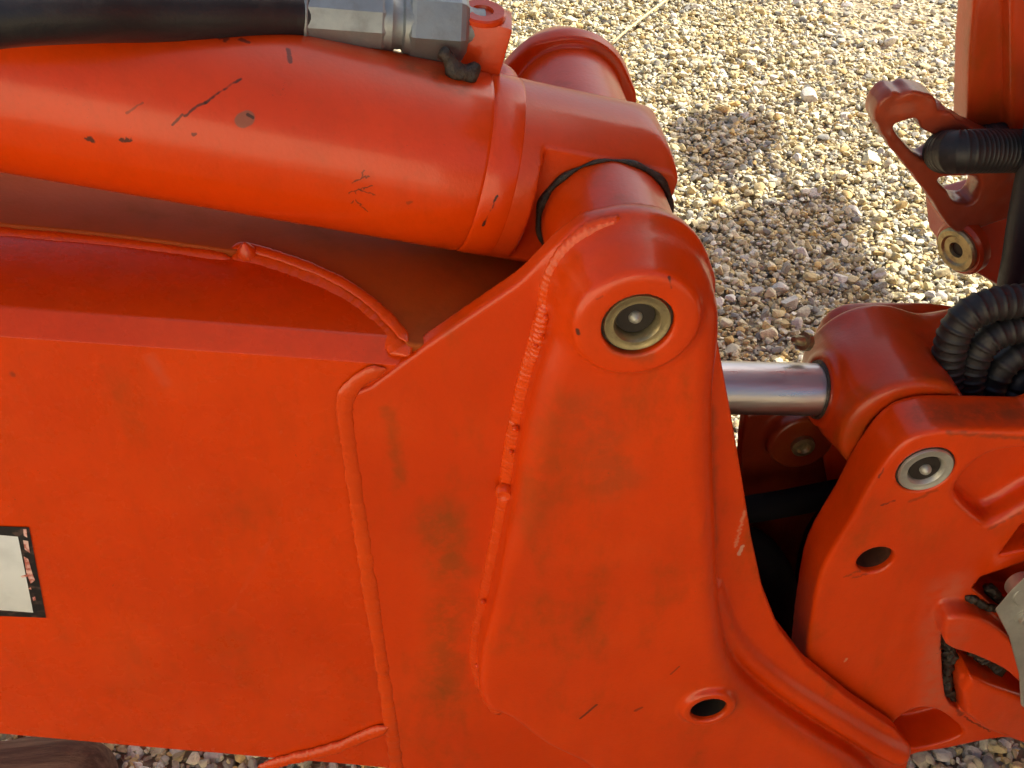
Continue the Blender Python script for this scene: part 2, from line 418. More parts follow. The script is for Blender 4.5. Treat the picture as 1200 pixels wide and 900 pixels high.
M_lug = paint('cylinder_lug_paint', base=(.64, .056, .004), seed=5, grime=.25, chips=.05, dust=.5)
M_weld = paint('weld_paint', base=(.70, .064, .002), seed=6, grime=.25, chips=.15, dust=.2, rough=.30, bumpy=2.2)
M_brk = paint('bracket_paint', base=(.68, .053, .001), seed=7, grime=.6, chips=.5, dust=.35, marks=[
    (mk(.03, (1033, 592), (1048, 587), .0022, .003, 150, .2), DARK, .7), (mk(.03, (1012, 668), (990, 676), .0035, .006, 150, .1), (.08, .03, .012), .55),
    (mk(.03, (1030, 560), (1036, 548), .0018, .002), DARK, .7), (mk(.03, (1110, 507), (1200, 514), .005, .006, 90, 0), (.12, .05, .02), .5),
    (mk(.06, (1085, 482), (1200, 488), .030, .014, 50, 0), (.15, .045, .012), .65), (mk(.03, (1110, 690), (1095, 840), .05, .02, 25, 0), (.5, .14, .075), .55),
    (mk(.03, (990, 775), (992, 772), .0025, .002, 200), (.7, .35, .2), .6), (mk(.03, (1130, 840), (1160, 857), .0025, .004, 150), DARK, .7),
    (mk(.03, (1108, 735), (1104, 760), .006, .006, 120, .1), (.05, .02, .012), .8), (mk(.03, (1110, 800), (1126, 838), .006, .006, 120, .1), (.05, .02, .012), .7),
    (mk(.055, (1002, 596), (990, 622), .003, .006, 150, .1), (.07, .025, .012), .7), (mk(.055, (988, 640), (982, 652), .003, .005, 150, .1), (.07, .025, .012), .6), (mk(.03, (1018, 672), (1000, 677), .003, .004, 200, .1), DARK, .5),
    (mk(.03, (1066, 588), (1098, 574), .004, .004, 120, .0), (.10, .03, .01), .5), (mk(.03, (1160, 620), (1195, 602), .004, .005, 150, .0), (.12, .04, .02), .5),
    (mk(0, (1135, 703), (1180, 735), .007, .008, 150, .1), (.62, .16, .10), .6)])  # last streak paints pink sky sheen and dust on the lug top
M_eye = paint('rod_eye_paint', base=(.56, .048, .003), seed=8, grime=.9, chips=.5, dust=.2)
M_far_shaded = paint('far_paint_shaded', base=(.17, .02, .005), seed=9, grime=.8, chips=.3)  # machine red darkened to put the gap's shade into the colour
M_post = paint('post_paint', base=(.50, .05, .008), seed=11, grime=.8, chips=.2, dust=.2)
M_loop_shaded = paint('loop_paint_shaded', base=(.30, .055, .022), seed=12, grime=.8, chips=.4, dust=.6)  # orange browned and dulled, shade put into the base colour
M_zinc = metal('zinc_plating', (.34, .38, .39), .48, .85, .55, (.16, .17, .17), 45)
M_steel = metal('pin_steel', (.42, .36, .20), .34, .92, .65, (.10, .075, .035), 70)
M_chrome = metal('chrome_rod', (.60, .57, .57), .26, 1.0, .10, (.36, .33, .31), 8, brush=(1, 6, 6))
M_galv = metal('galvanised_plate', (.55, .56, .50), .45, .8, .5, (.2, .2, .17), 35)
M_rub = rubber('hose_rubber', (.014, .015, .018), .34, .25)
M_navy = rubber('hose_navy', (.008, .010, .018), .55, .15)
M_blk = rubber('hose_matt_black', (.006, .006, .007), .8, .1)
M_blk.node_tree.nodes['Principled BSDF'].inputs['Specular IOR Level'].default_value = .12  # dulled further so the hoses keep the gap as dark as shade
M_slv = rubber('hose_sleeve', (.010, .010, .011), .5, .3)
M_grs = grease()
M_rust = metal('oily_rust', (.10, .030, .012), .6, .0, .6, (.03, .014, .008), 60)
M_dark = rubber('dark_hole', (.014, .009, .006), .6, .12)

# ------------------------------------------------------------------ BOOM
boom = thing('excavator_boom', 'large orange painted steel boom arm with welded side plate and pin boss in the foreground', 'excavator boom', (0, 0, 0))
X0, Z0 = 0.0, PINZ
gus = UP([(480, 1100), (470, 900), (450, 760), (425, 620), (402, 480), (412, 462), (435, 453), (500, 405), (560, 364), (600, 337), (650, 302), (690, 276),
          (830, 330), (838, 380), (847, 430), (858, 490), (870, 560), (881, 630), (894, 690), (913, 738), (945, 780), (1000, 824), (1050, 857), (1068, 880), (1062, 905), (1090, 1100)], 0)
pad = np.vstack([UP([(734, 266), (700, 276), (672, 298), (652, 330), (641, 372), (625, 420), (608, 490), (594, 580), (574, 680), (560, 740), (563, 790)], 0),
                 UP([(600, 845), (640, 875), (700, 908), (760, 980), (960, 1010)], PY),
                 UP([(1040, 930), (1010, 882), (960, 848), (905, 810), (866, 776), (845, 740), (836, 690), (832, 600), (828, 500), (828, 430), (834, 370), (830, 325), (805, 285), (770, 268)], 0)])
gus = gus.copy(); pad = pad.copy()
HOLE = U(829, 826, PY)
def casting_fn(P, mirror=None):
    X, Y, Z = P
    X2, Z2 = X[:, 0], Z[0]          # (nx,1),(1,nz)
    X2 = X.reshape(-1, 1); Z2 = Z.reshape(1, -1); ex = lambda a: a[:, None, :]
    XX, ZZ = np.broadcast_arrays(X2, Z2)
    rp = np.hypot(XX-X0, ZZ-Z0)
    dg = smin(sd_poly(XX, ZZ, gus), rp-.0785, .03)
    d = extr(ex(dg), Y, 0.0, .022, .003)
    dp = sd_poly(XX, ZZ, smooth_poly(pad, 3))
    rz = np.clip((ZZ-.62)/.12, 0, 1); rz = .011+.015*rz*rz*(3-2*rz); rz = np.where(XX > .10, .026, rz)
    dpd = extr(ex(dp), Y, PY, .012, ex(rz))
    d = smin(d, dpd, .014)
    # rolled lip along the lower right edge
    lip = UP([(838, 690), (860, 750), (905, 795), (960, 832), (1020, 868), (1052, 884)], -.008)
    lip = smooth_path(lip, 5); bd = np.full(XX.shape, 1e9); br_ = np.zeros(XX.shape)
    for i in range(len(lip)-1):
        a, b = lip[i], lip[i+1]; e = b-a; t = np.clip(((XX-a[0])*e[0]+(ZZ-a[1])*e[1])/(e@e), 0, 1)
        q = np.hypot(XX-a[0]-e[0]*t, ZZ-a[1]-e[1]*t); m_ = q < bd; bd = np.where(m_, q, bd); br_ = np.where(m_, .007+.012*(i+t)/(len(lip)-1), br_)
    d = smin(d, np.hypot(ex(bd), Y+.004)-ex(br_), .014)
    # conical pin boss
    taper = .0765+(Y+0.0)*.30
    rb = ex(rp)-np.clip(taper, .0575, .0775)
    wb = np.maximum(-.062-Y, Y-.01)
    boss = smax(rb*.98, wb, .008)
    d = smin(d, boss, .012)
    # cross tube towards the cylinder lug
    d = smin(d, extr(ex(rp-.066), Y, .01, .165, .003), .006)
    # raised collar and drain hole
    rh = np.hypot(XX-HOLE[0], ZZ-HOLE[2])
    d = smin(d, extr(ex(rh-.036), Y, PY-.009, .0, .005), .008)
    d = smax(d, -extr(ex(rh-.0235), Y, -.3, .3, 0), .004)
    d = smax(d, -extr(ex(rp-.0335), Y, -.3, -.034, 0), .002)
    # hand-ground unevenness
    return d
lo, hi = (-.30, -.075, .02), (.56, .172, 1.10)
casting = sdf_obj('pivot_casting', casting_fn, lo, hi, .0028, M_cast, boom)
# opposite casting: the same shape turned to face away
me = casting.data.copy(); co = np.empty(len(me.vertices)*3, np.float32); me.vertices.foreach_get('co', co); co = co.reshape(-1, 3); co[:, 1] = .418-co[:, 1]
me.vertices.foreach_set('co', co.ravel()); me.flip_normals(); me.update()
far = casting.copy(); far.data = me; COL.objects.link(far)

# box section: side plate with bevelled top corner
TL, TR = U(0, 393, .004), U(430, 424, .004); dx = (TR-TL)/(TR[0]-TL[0])
BL, BR = U(0, 862, .004), U(318, 890, .004); db = (BR-BL)/(BR[0]-BL[0])
def ztop(x): return TL[2]+dx[2]*(x-TL[0])
def zbot(x): return BL[2]+db[2]*(x-BL[0])
xs = np.concatenate([np.linspace(-1.7, -.6, 8), np.linspace(-.55, -.06, 40)])
V = []; prof_n = 0
for x in xs:
    zt, zb = ztop(x), zbot(x)
    bev = [(.004, zt-.0015), (.0046, zt-.0004), (.0062, zt+.0012)]+[(.0225, zt+.0165), (.0245, zt+.0178), (.0275, zt+.0182)]
    pr = [(.364, zb+.006), (.010, zb), (.0045, zb+.004), (.004, zb+.010), (.004, (zb+zt)/2)]+bev+[(.10, zt+.0183), (.2, zt+.0183), (.36, zt+.0183), (.3685, zt+.010)]
    prof_n = len(pr); V += [(x, a, b) for a, b in pr]
F = [(i*prof_n+j, (i+1)*prof_n+j, (i+1)*prof_n+(j+1) % prof_n, i*prof_n+(j+1) % prof_n) for i in range(len(xs)-1) for j in range(prof_n)]
F += [tuple(range(prof_n)), tuple((len(xs)-1)*prof_n+j for j in range(prof_n))[::-1]]
V = np.array(V); 
wv = vnoise(V*np.array([1, 0, 1]), 9, 3)*.0006; V[:, 1] += np.where(V[:, 1] < .01, wv, 0)
box = mesh_from('box_section', V, F, M_box, boom); fix_normals(box); box.data.set_sharp_from_angle(angle=math.radians(28))

# overlay plate on the boom's top and its weld
def Utop(px, py, off=.0183):
    d = ray(px, py); A = np.array([TL[0], 0, TL[2]+off]); n = np.cross([dx[0], dx[1]*0, dx[2]], [0, 1, 0]); t = ((A-CAM)@n)/(d@n); return CAM+d*t
edge = [Utop(*q) for q in [(-330, 240), (-120, 258), (0, 270), (130, 282), (230, 295), (272, 301), (292, 300), (350, 318), (400, 340), (438, 366), (465, 393), (478, 410)]]
up = np.array([0, 0, .011])
loop_ = smooth_path(edge, 4); back = [np.array([loop_[-1][0]+.14, loop_[-1][1], 0]), np.array([loop_[-1][0]+.17, .355, 0]), np.array([loop_[0][0], .355, 0])]
for b in back: b[2] = ztop(b[0])+.0183
poly = [np.array(p)-[0, 0, .003] for p in list(loop_)+back]
prism('top_plate', poly, [p+up for p in poly], M_top, boom, bev=.003)
bead('weld_bead', [p+[0, -.004, 0] for p in edge[:6]], .013, .008, (0, -.5, .8), M_weld, boom, 1, .05)
bead('weld_bead', [p+[0, -.006, -.001] for p in edge[5:]], .026, .010, (0, -.6, .8), M_weld, boom, 2, .05)
bead('weld_bead', [p+[0, .004, .009] for p in edge[5:]], .012, .005, (0, -.2, 1), M_weld, boom, 12, .04)
sp = Utop(288, 289, .03); lathe('weld_spatter', sp-np.array([0, 0, .012]), (0, -.2, 1), [(0, .011), (.008, .010), (.014, .006), (.019, .0015)], M_weld, boom, 10)
# seam welds
bead('weld_bead', [U(*q, 0) for q in [(452, 434), (432, 440), (412, 456), (404, 478), (410, 530), (420, 600), (432, 680), (446, 770), (458, 850), (466, 910), (470, 980)]], .0175, .006, (0, -1, 0), M_weld, boom, 3, .02)
bead('weld_bead', [U(*q, -.002) for q in [(300, 905), (330, 893), (390, 878), (430, 862), (456, 852)]], .017, .007, (0, -1, .4), M_weld, boom, 4, .10)
bead('weld_bead', [U(*q, -.004) for q in [(735, 262), (705, 268), (676, 285), (655, 310), (643, 342), (636, 378), (622, 425), (607, 490), (600, 530), (593, 580), (580, 650), (566, 715), (559, 755), (564, 800), (585, 838)]], .019, .009, (-.35, -1, 0), M_weld, boom, 5, .10)
bead('weld_bead', [U(*q, -.006) for q in [(640, 352), (636, 370), (632, 400), (625, 430)]], .014, .010, (-.2, -1, 0), M_weld, boom, 15, .3)
a = U(592, 578, -.012); lathe('weld_crater', a+np.array([0, .004, 0]), (-.25, -1, 0), [(0, .0105), (.005, .0100), (.0085, .0075), (.0075, .0045), (.006, .001)], M_weld, boom, 16)
for i, (px, py, r) in enumerate([(604, 502, .004), (599, 530, .003), (566, 705, .0035), (560, 780, .004), (570, 806, .004), (640, 372, .004), (634, 392, .004), (628, 405, .003)]):
    c = U(px, py, -.010); lathe('weld_spatter', c, (-.2, -1, .1), [(0, r), (r*.6, r*.8), (r, r*.3)], M_weld, boom, 8)

# pin with bushing ring
def pin_set(parent, C_, axis, R, mat, deep=.010):
    ax = np.asarray(axis, float); ax = ax/np.linalg.norm(ax); C_ = np.asarray(C_, float)
    b = lathe('pin_bushing', C_-ax*.012, ax, [(-.008, R*.9), (-.008, R), (.0105, R), (.0125, R*.965), (.0125, R*.90), (.0118, R*.86), (.0120, R*.70), (.0095, R*.63), (.012-deep, R*.58), (.0125-deep, R*.30)], mat, parent, 56)
    lathe('seal_ring', C_-ax*.012, ax, [(0, R*1.06), (.0085, R*1.06), (.0095, R*1.045), (.0095, R*1.0), (-.004, R*.95)], M_grs, parent, 56)
    lathe('grease_cup', C_-ax*.010, ax, [(0, R*.565), (.010-deep+.0035, R*.565), (.0105-deep+.0035, R*.2)], M_dark, parent, 32)
    lathe('grease_nipple', C_-ax*.008, ax, [(.006-deep, R*.21), (.015-deep, R*.21), (.018-deep, R*.16), (.0205-deep, R*.06)], M_galv, parent, 16)
pin_set(boom, (X0, -.058, Z0), (0, -1, 0), .0315, M_steel, .016)
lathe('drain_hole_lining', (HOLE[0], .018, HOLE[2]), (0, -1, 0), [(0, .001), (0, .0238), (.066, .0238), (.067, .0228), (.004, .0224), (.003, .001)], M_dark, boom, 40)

# sticker on the box side
def decal_pts(pts, y): return [U(a, b, y) for a, b in pts]
M_dk = NT('sticker_black'); M_dk.l(M_dk.mix(M_dk.ramp(M_dk.noise(90, 4), .52, .62), (.012, .012, .014), (.07, .045, .04)), M_dk.b.inputs['Base Color']); M_dk.b.inputs['Roughness'].default_value = .5
M_wh = NT('sticker_white'); M_wh.l(M_wh.mix(M_wh.ramp(M_wh.noise(25, 4), .4, .75), (.74, .80, .82), (.62, .68, .70)), M_wh.b.inputs['Base Color']); M_wh.b.inputs['Roughness'].default_value = .45
M_red = NT('sticker_scuff'); M_red.l(M_red.mix(M_red.ramp(M_red.noise(150, 4), .4, .6), (.45, .12, .09), (.75, .5, .45)), M_red.b.inputs['Base Color'])
o1 = [(-180, 603), (0, 617), (34, 618), (54, 724), (0, 722), (-180, 708)]
dec = prism('sticker', decal_pts(o1, .0036), decal_pts(o1, .0026), M_dk.m, boom)
o2 = [(-160, 614), (0, 627), (21, 629), (39, 718), (0, 715), (-160, 702)]
prism('sticker_field', decal_pts(o2, .0024), decal_pts(o2, .0020), M_wh.m, dec)
for pts in ([(27, 620), (31, 620), (32, 630), (28, 628)], [(27, 633), (33, 634), (35, 648), (29, 644)], [(28, 652), (33, 655), (38, 672), (41, 680), (36, 684), (31, 672)], [(24, 675), (32, 673), (32, 676), (26, 677)], [(38, 700), (41, 699), (42, 703), (39, 704)], [(33, 690), (36, 688), (37, 691)]):
    prism('scuff', decal_pts(pts, .0025), decal_pts(pts, .0017), M_red.m, dec)

# ------------------------------------------------------------------ UPPER HYDRAULIC CYLINDER
ctop = thing('hydraulic_cylinder', 'orange hydraulic cylinder barrel lying above the boom with scratched paint and rounded lug end', 'hydraulic cylinder', (-.1, YC, Z0))
A, B, ax = BAX0, BAX1, BAXD
def axp(x): return B+ax*((x-B[0])/ax[0])
s0 = np.linalg.norm(axp(-1.5)-B); sx = lambda px, py: None
L1 = np.linalg.norm(axp(-.132)-B); L2 = np.linalg.norm(axp(-.100)-B)
n_ = [(0, RB)]+[(t, RB) for t in np.linspace(.1, s0-L1-.003, 30)]+[(s0-L1-.001, RB-.0006), (s0-L1+.0005, RB-.0013), (s0-L1+.002, RB-.0004), (s0-L1+.004, RB+.0002), (s0-L2-.003, RB+.0002), (s0-L2, RB-.0008), (s0-L2+.002, RB-.003), (s0-L2+.003, RB-.02)]
lathe('cylinder_barrel', axp(-1.5), ax, n_, M_barrel, ctop, 128)
def lug_fn(P):
    X, Y, Z = P; X2 = X.reshape(-1, 1); Z2 = Z.reshape(1, -1); ex = lambda a: a[:, None, :]
    XX, ZZ = np.broadcast_arrays(X2, Z2); t = np.clip(((XX-B[0])*(-ax[0])+(ZZ-B[2])*(-ax[2]))/(ax[0]**2+ax[2]**2), 0, .5)
    tf = (XX-B[0])*ax[0]+(ZZ-B[2])*ax[2]; tw = (XX-B[0])*(-ax[2])+(ZZ-B[2])*ax[0]; cr_ = .05
    qx, qy = np.abs(tf+.161)-.223+cr_, np.abs(tw)-RB-.002+cr_
    d2 = np.hypot(np.maximum(qx, 0), np.maximum(qy, 0))+np.minimum(np.maximum(qx, qy), 0)-cr_
    end = extr(ex(d2), Y, YC-RB-.01, YC+RB+.01, .004)
    body = cyl(P, axp(-.108), axp(.12), RB-.0004, .002)
    return smax(end, body, .008)
def lug2(P):
    d = lug_fn(P); X, Y, Z = P
    tt = -((X-B[0])*ax[0]+(Z-B[2])*ax[2])
    cut = np.maximum(.0665-np.abs(Y-YC), tt-.083)      # negative where metal is milled away
    return smax(d, -cut, .002)
sdf_obj('cylinder_lug', lug2, (-.135, .08, .86), (.10, .29, 1.115), .0026, M_lug, ctop)
# dark rubber seals between lug and boom ears
sweep('rubber_seal', [(X0+(.0680+.0008*math.sin(3*a))*math.cos(a), YC-.0685+.0012*math.sin(5*a), Z0+(.0680+.0008*math.sin(3*a))*math.sin(a)) for a in np.linspace(0, 2*math.pi, 145)], lambda s: .0030+.0014*math.sin(s*41)+.0009*math.sin(s*173), M_grs, ctop, 10)
# port block on the barrel
BT = axp(-.112)+np.array([0, .042, RB-.001])
Rb = Matrix.Rotation(math.atan2(-ax[2], ax[0]), 3, 'Y') @ Matrix.Rotation(math.radians(-6), 3, 'Z')
pb = boxmesh('port_block', BT+np.array([0, 0, .020]), (.042, .050, .066), M_lug, ctop, .004, Rb, 'orange port block with round top plug')
lathe('port_plug', BT+np.array([-.002, -.006, .053]), (.10, -.12, 1), [(0, .0235), (.0050, .0235), (.0065, .0215), (.0062, .011), (.003, .0095), (.0022, .001)], M_lug, ctop, 32)
lathe('block_weld', BT+np.array([0, 0, -.014]), (0, 0, 1), [(0, .034), (.004, .031), (.008, .026), (.01, .02)], M_lug, ctop, 32)

# ------------------------------------------------------------------ BLACK HOSE WITH FITTING
YH = BT[1]-.004
hose = thing('hydraulic_hose', 'black rubber hydraulic hose with crimped silver fitting along the top of the cylinder', 'hose', tuple(U(360, 17, YH)))
hp = [U(*q, y) for q, y in [((-330, 62), .02), ((-150, 34), .045), ((0, 17), .085), ((90, 13), .115), ((170, 13), .150), ((260, 14), .184), ((330, 16), YH-.012), ((368, 18), YH)]]
sweep('rubber_hose', smooth_path(hp, 10), .0268, M_rub, hose, 40)
HA, HB = U(358, 17.5, YH), U(545, 32, YH); hd = (HB-HA)/np.linalg.norm(HB-HA); hl = np.linalg.norm(HB-HA); q = hl/187.0
def ferrule_prof():
    return [(0, .0262), (.0005, .0300), (.004, .0308), (10*q, .0310), (88*q, .0305), (92*q, .0290), (95*q, .024)]
lathe('crimp_ferrule', HA, hd, ferrule_prof(), M_zinc, hose, 10, smooth=False)
lathe('ferrule_lip', HA-hd*.001, hd, [(0, .0265), (.0006, .0312), (.003, .0316), (.0042, .0306)], M_zinc, hose, 48)
lathe('fitting_collar', HA+hd*88*q, hd, [(0, .027), (3*q, .0285), (12*q, .0285), (16*q, .026), (24*q, .0255), (27*q, .030), (36*q, .0305), (38*q, .027), (44*q, .025)], M_zinc, hose, 40)
lathe('hex_nut', HA+hd*119*q, hd, [(0, .030), (3*q, .0345), (8*q, .0355), (60*q, .0355), (66*q, .033), (70*q, .029)], M_zinc, hose, 6, smooth=False)
lathe('fitting_stem', HA+hd*185*q, hd, [(0, .022), (14*q, .019), (24*q, .019), (25*q, .015)], M_zinc, hose, 24)
gb = on_barrel(537, 86)+np.array([0, -.002, .003])
def blob(P): return smin(smin(capsule(P, gb+[-.012, 0, .018], gb+[-.004, -.004, .002], .007), capsule(P, gb+[-.004, -.004, .002], gb+[.012, -.004, -.003], .0075), .008), capsule(P, gb+[.004, -.004, 0], gb+[.018, 0, .004], .005), .006)
sdf_obj('grease_lump', blob, tuple(gb-.035), tuple(gb+.04), .0018, M_grs, hose, 'lump of dark greasy dirt under the fitting', post=lambda V: V+vnoise(V, 180, 2)[:, None]*.0014)

# ------------------------------------------------------------------ SWING BRACKET (right)
YB = .03
brk = thing('swing_bracket', 'orange cast pivot bracket with round steel pin and cut-out pockets at the right edge', 'pivot bracket', tuple(U(1085, 551, YB)))
bo = UP([(1340, 506), (1220, 505), (1150, 504), (1110, 504), (1088, 507), (1066, 515), (1043, 536), (1016, 576), (998, 610), (963, 670), (950, 730), (944, 775), (940, 830), (950, 880), (1040, 912), (1066, 887), (1110, 878), (1165, 867), (1200, 868), (1340, 885)], YB)
def UPb(p): return UP(p, YB)
pk = dict(
    arch=(smooth_poly(UPb([(1046, 852), (1058, 838), (1078, 830), (1100, 833), (1118, 845), (1129, 859), (1110, 869), (1075, 877), (1050, 874)]), 3), .060, .004),
    pocket=(smooth_poly(UPb([(1121, 577), (1140, 548), (1168, 532), (1205, 528), (1262, 526), (1262, 560), (1205, 590), (1178, 606), (1157, 613), (1138, 600)]), 3), .034, .014),
    slit=(UPb([(1171, 651), (1197, 616), (1260, 590), (1262, 640), (1200, 645)]), .06, .003),
    recess=(UPb([(1140, 690), (1150, 677), (1200, 660), (1262, 648), (1262, 722), (1185, 722), (1165, 712)]), .06, .004),
    cavity=(smooth_poly(UPb([(1104, 744), (1112, 737), (1150, 752), (1187, 775), (1206, 798), (1196, 818), (1172, 808), (1148, 792), (1128, 790), (1124, 806), (1126, 832), (1108, 816)]), 3), .055, .003))
SLOT = U(1026, 657, YB)
lugp = smooth_poly(UPb([(1097, 713), (1108, 702), (1140, 706), (1172, 728), (1190, 757), (1197, 786), (1186, 782), (1166, 765), (1130, 748), (1100, 737)]), 3)
lobe = UPb([(1124, 803), (1133, 784), (1160, 797), (1205, 812), (1340, 835), (1340, 880), (1200, 866), (1150, 847), (1127, 829)])
def brk_fn(P):
    X, Y, Z = P; X2 = X.reshape(-1, 1); Z2 = Z.reshape(1, -1); ex = lambda a: a[:, None, :]
    XX, ZZ = np.broadcast_arrays(X2, Z2)
    d = extr(ex(sd_poly(XX, ZZ, np.vstack([smooth_poly(bo, 4)]))), Y, YB, YB+.065, .006)
    for k, (pl, dep, sm) in pk.items():
        dd = extr(ex(sd_poly(XX, ZZ, pl)), Y, YB-.1, YB+dep, .004 if k != 'pocket' else .012)
        d = smax(d, -dd, sm)
    rs = np.hypot((XX-SLOT[0]), (ZZ-SLOT[2])*1.0)
    d = smax(d, -extr(ex(rs-.0235), Y, YB-.1, YB+.1, 0), .004)
    d = smin(d, extr(ex(sd_poly(XX, ZZ, lugp)), Y, YB-.030, YB+.03, .007), .006)
    d = smin(d, extr(ex(sd_poly(XX, ZZ, lobe)), Y, YB-.014, YB+.04, .010), .004)
    pr_ = np.hypot(XX-PB[0], ZZ-PB[2]); d = smax(d, -extr(ex(pr_-.0350), Y, YB-.1, YB+.020, 0), .002)
    return d
PB = U(1085, 551, YB)
sdf_obj('bracket_casting', brk_fn, (.18, YB-.04, -.04), (.72, YB+.08, .86), .0028, M_brk, brk)
pin_set(brk, (PB[0], YB-.001, PB[2]), (0, -1, 0), .0330, M_galv, .008)
lathe('slot_lining', (SLOT[0], YB+.060, SLOT[2]), (0, -1, 0), [(0, .001), (0, .0238), (.050, .0238), (.051, .0230), (.006, .0226), (.005, .001)], M_rust, brk, 40)
# galvanised lock plate with a bolt, in the recess
gp = [(1166, 714), (1186, 690), (1205, 672), (1290, 660), (1290, 850), (1215, 840), (1196, 826), (1194, 790), (1182, 745)]
prism('lock_plate', [U(*q, YB-.026) for q in gp], [U(*q, YB-.036)*1 for q in gp], M_galv, brk, bev=.0025)
bc = U(1203, 722, YB-.036)
lathe('plate_bolt', bc+np.array([0, .001, 0]), (0, -1, 0), [(0, .0165), (.003, .0165), (.0035, .012), (.009, .0115), (.010, .009), (.0085, .004)], M_galv, brk, 12)
rsx = U(1196, 695, YB-.030); lathe('plate_roller', rsx+np.array([.006, .016, 0]), (0, -1, .15), [(0, .020), (.022, .020), (.024, .018), (.024, .001)], M_galv, brk, 28)
for k, (pts, yy, rr) in enumerate((([(1108, 742), (1112, 770), (1108, 800), (1118, 826)], YB+.022, .0085), ([(1112, 744), (1130, 752), (1150, 764), (1172, 782)], YB+.026, .010), ([(1136, 700), (1150, 708), (1166, 714)], YB-.002, .0055), ([(1160, 690), (1172, 706)], YB+.02, .008))):
    cc_ = [U(a, b, yy) for a, b in pts]; ar = np.array(cc_)
    def smear(P):
        d = capsule(P, cc_[0], cc_[1], rr)
        for a, b in zip(cc_[1:-1], cc_[2:]): d = smin(d, capsule(P, a, b, rr), rr)
        return d
    sdf_obj('grease_smear', smear, tuple(ar.min(0)-rr*1.8), tuple(ar.max(0)+rr*1.8), .0022, M_grs, brk, post=lambda V: V+np.stack([vnoise(V, 170, 3+k), vnoise(V, 170, 9+k), vnoise(V, 110, 15+k)], 1)*rr*.5)
# far ear of the bracket and the lower link lug in the gap
ear = UP([(955, 490), (957, 425), (970, 390), (990, 374), (1015, 369), (1070, 369), (1122, 372), (1140, 390), (1150, 460), (1150, 620), (1000, 620), (965, 540)], .268)
def ear_fn(P):
    X, Y, Z = P; XX, ZZ = np.broadcast_arrays(X.reshape(-1, 1), Z.reshape(1, -1)); ex = lambda a: a[:, None, :]
    return extr(ex(sd_poly(XX, ZZ, smooth_poly(ear, 2))), Y, .268, .302, .010)
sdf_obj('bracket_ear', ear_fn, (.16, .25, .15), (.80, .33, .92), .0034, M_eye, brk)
lk = UP([(874, 486), (870, 520), (868, 560), (862, 640), (878, 900), (1000, 900), (1040, 560), (1000, 470)], .275)
lh = U(940, 521, .25)
def lk_fn(P):
    X, Y, Z = P; XX, ZZ = np.broadcast_arrays(X.reshape(-1, 1), Z.reshape(1, -1)); ex = lambda a: a[:, None, :]
    d = extr(ex(sd_poly(XX, ZZ, lk)), Y, .275, .305, .004)
    return smin(d, extr(ex(np.hypot(XX-lh[0], ZZ-lh[2])-.048), Y, .250, .30, .006), .01)
link = thing('bucket_link', 'lower link plate, red darkened to mimic shade, with a bolt in the shadowed gap below the chrome rod', 'link', tuple(lh))
sdf_obj('link_plate', lk_fn, (.06, .24, -.1), (.46, .32, .70), .0034, M_far_shaded, link)
lathe('link_bolt', (lh[0], .251, lh[2]), (0, -1, 0), [(0, .017), (.008, .0165), (.009, .010), (.005, .007), (.004, .001)], M_steel, link, 20)

# ------------------------------------------------------------------ LOWER CYLINDER ROD AND EYE
YR = .178
rodt = thing('cylinder_rod', 'chrome hydraulic rod ending in an orange cast eye between the boom plate and the bracket', 'cylinder rod', (PB[0], YR, PB[2]))
EC = np.array([PB[0], YR, PB[2]])
RA, RBp = U(850, 454, YR), U(955, 456.5, YR); rd = (RBp-RA)/np.linalg.norm(RBp-RA)
EN = RA+rd*((EC[0]-RA[0])/rd[0])
lathe('chrome_shaft', RA-rd*.28, rd, [(0, .0335), (.28+np.linalg.norm(RBp-RA)+.03, .0335)], M_chrome, rodt, 64)
def eye_fn(P):
    e = cyl(P, (EC[0], .097, EC[2]), (EC[0], .258, EC[2]), .079, .010)
    c1 = cyl(P, RBp+rd*.004, EN, .0475, .004); c2 = cyl(P, RBp+rd*.022, EN, .056, .006)
    d = smin(e, c2, .035); d = smin(d, c1, .008)
    arm = cyl(P, EC+[0, .05, 0], EC+[.18, .05, .02], .055, .01)
    d = smin(d, arm, .02)
    d = smax(d, -cyl(P, (EC[0], -.1, EC[2]), (EC[0], .106, EC[2]), .05, .001), .004)
    return smax(d, -cyl(P, RA, RBp+rd*.02, .0345, .001), .002)
sdf_obj('rod_eye', eye_fn, tuple(EC-[.16, .11, .12]), tuple(EC+[.22, .14, .12]), .0028, M_eye, rodt)
lathe('wiper_ring', RBp+rd*.001, rd, [(0, .0336), (0, .0375), (.004, .038), (.006, .034)], M_grs, rodt, 48)
nb = U(936, 398, YR+.03); lathe('grease_fitting', nb+np.array([.014, .004, -.008]), (-1, -.3, .5), [(0, .012), (.008, .012), (.009, .007), (.020, .006), (.023, .004), (.026, .004), (.027, .001)], M_steel, rodt, 12)

# ------------------------------------------------------------------ MACHINE FRAME POST, LOOP
YP = .47
post = thing('frame_post', 'dull orange upright machine frame post with a round bushing at the top right', 'machine frame', tuple(U(1160, 300, YP)))
pp = UP([(1143, -260), (1141, 0), (1136, 60), (1133, 150), (1133, 190), (1330, 190), (1330, -260)], YP)
def post_fn(P):
    X, Y, Z = P; XX, ZZ = np.broadcast_arrays(X.reshape(-1, 1), Z.reshape(1, -1)); ex = lambda a: a[:, None, :]
    d = extr(ex(sd_poly(XX, ZZ, pp)), Y, YP, YP+.05, .004)
    q2 = UP([(1183, -260), (1186, 200), (1330, 200), (1330, -260)], YP-.03)
    d = smin(d, extr(ex(sd_poly(XX, ZZ, q2)), Y, YP-.03, YP+.05, .004), .004)
    return d
sdf_obj('post_plate', post_fn, (.52, .42, .74), (.90, .54, 1.5), .004, M_post, post)
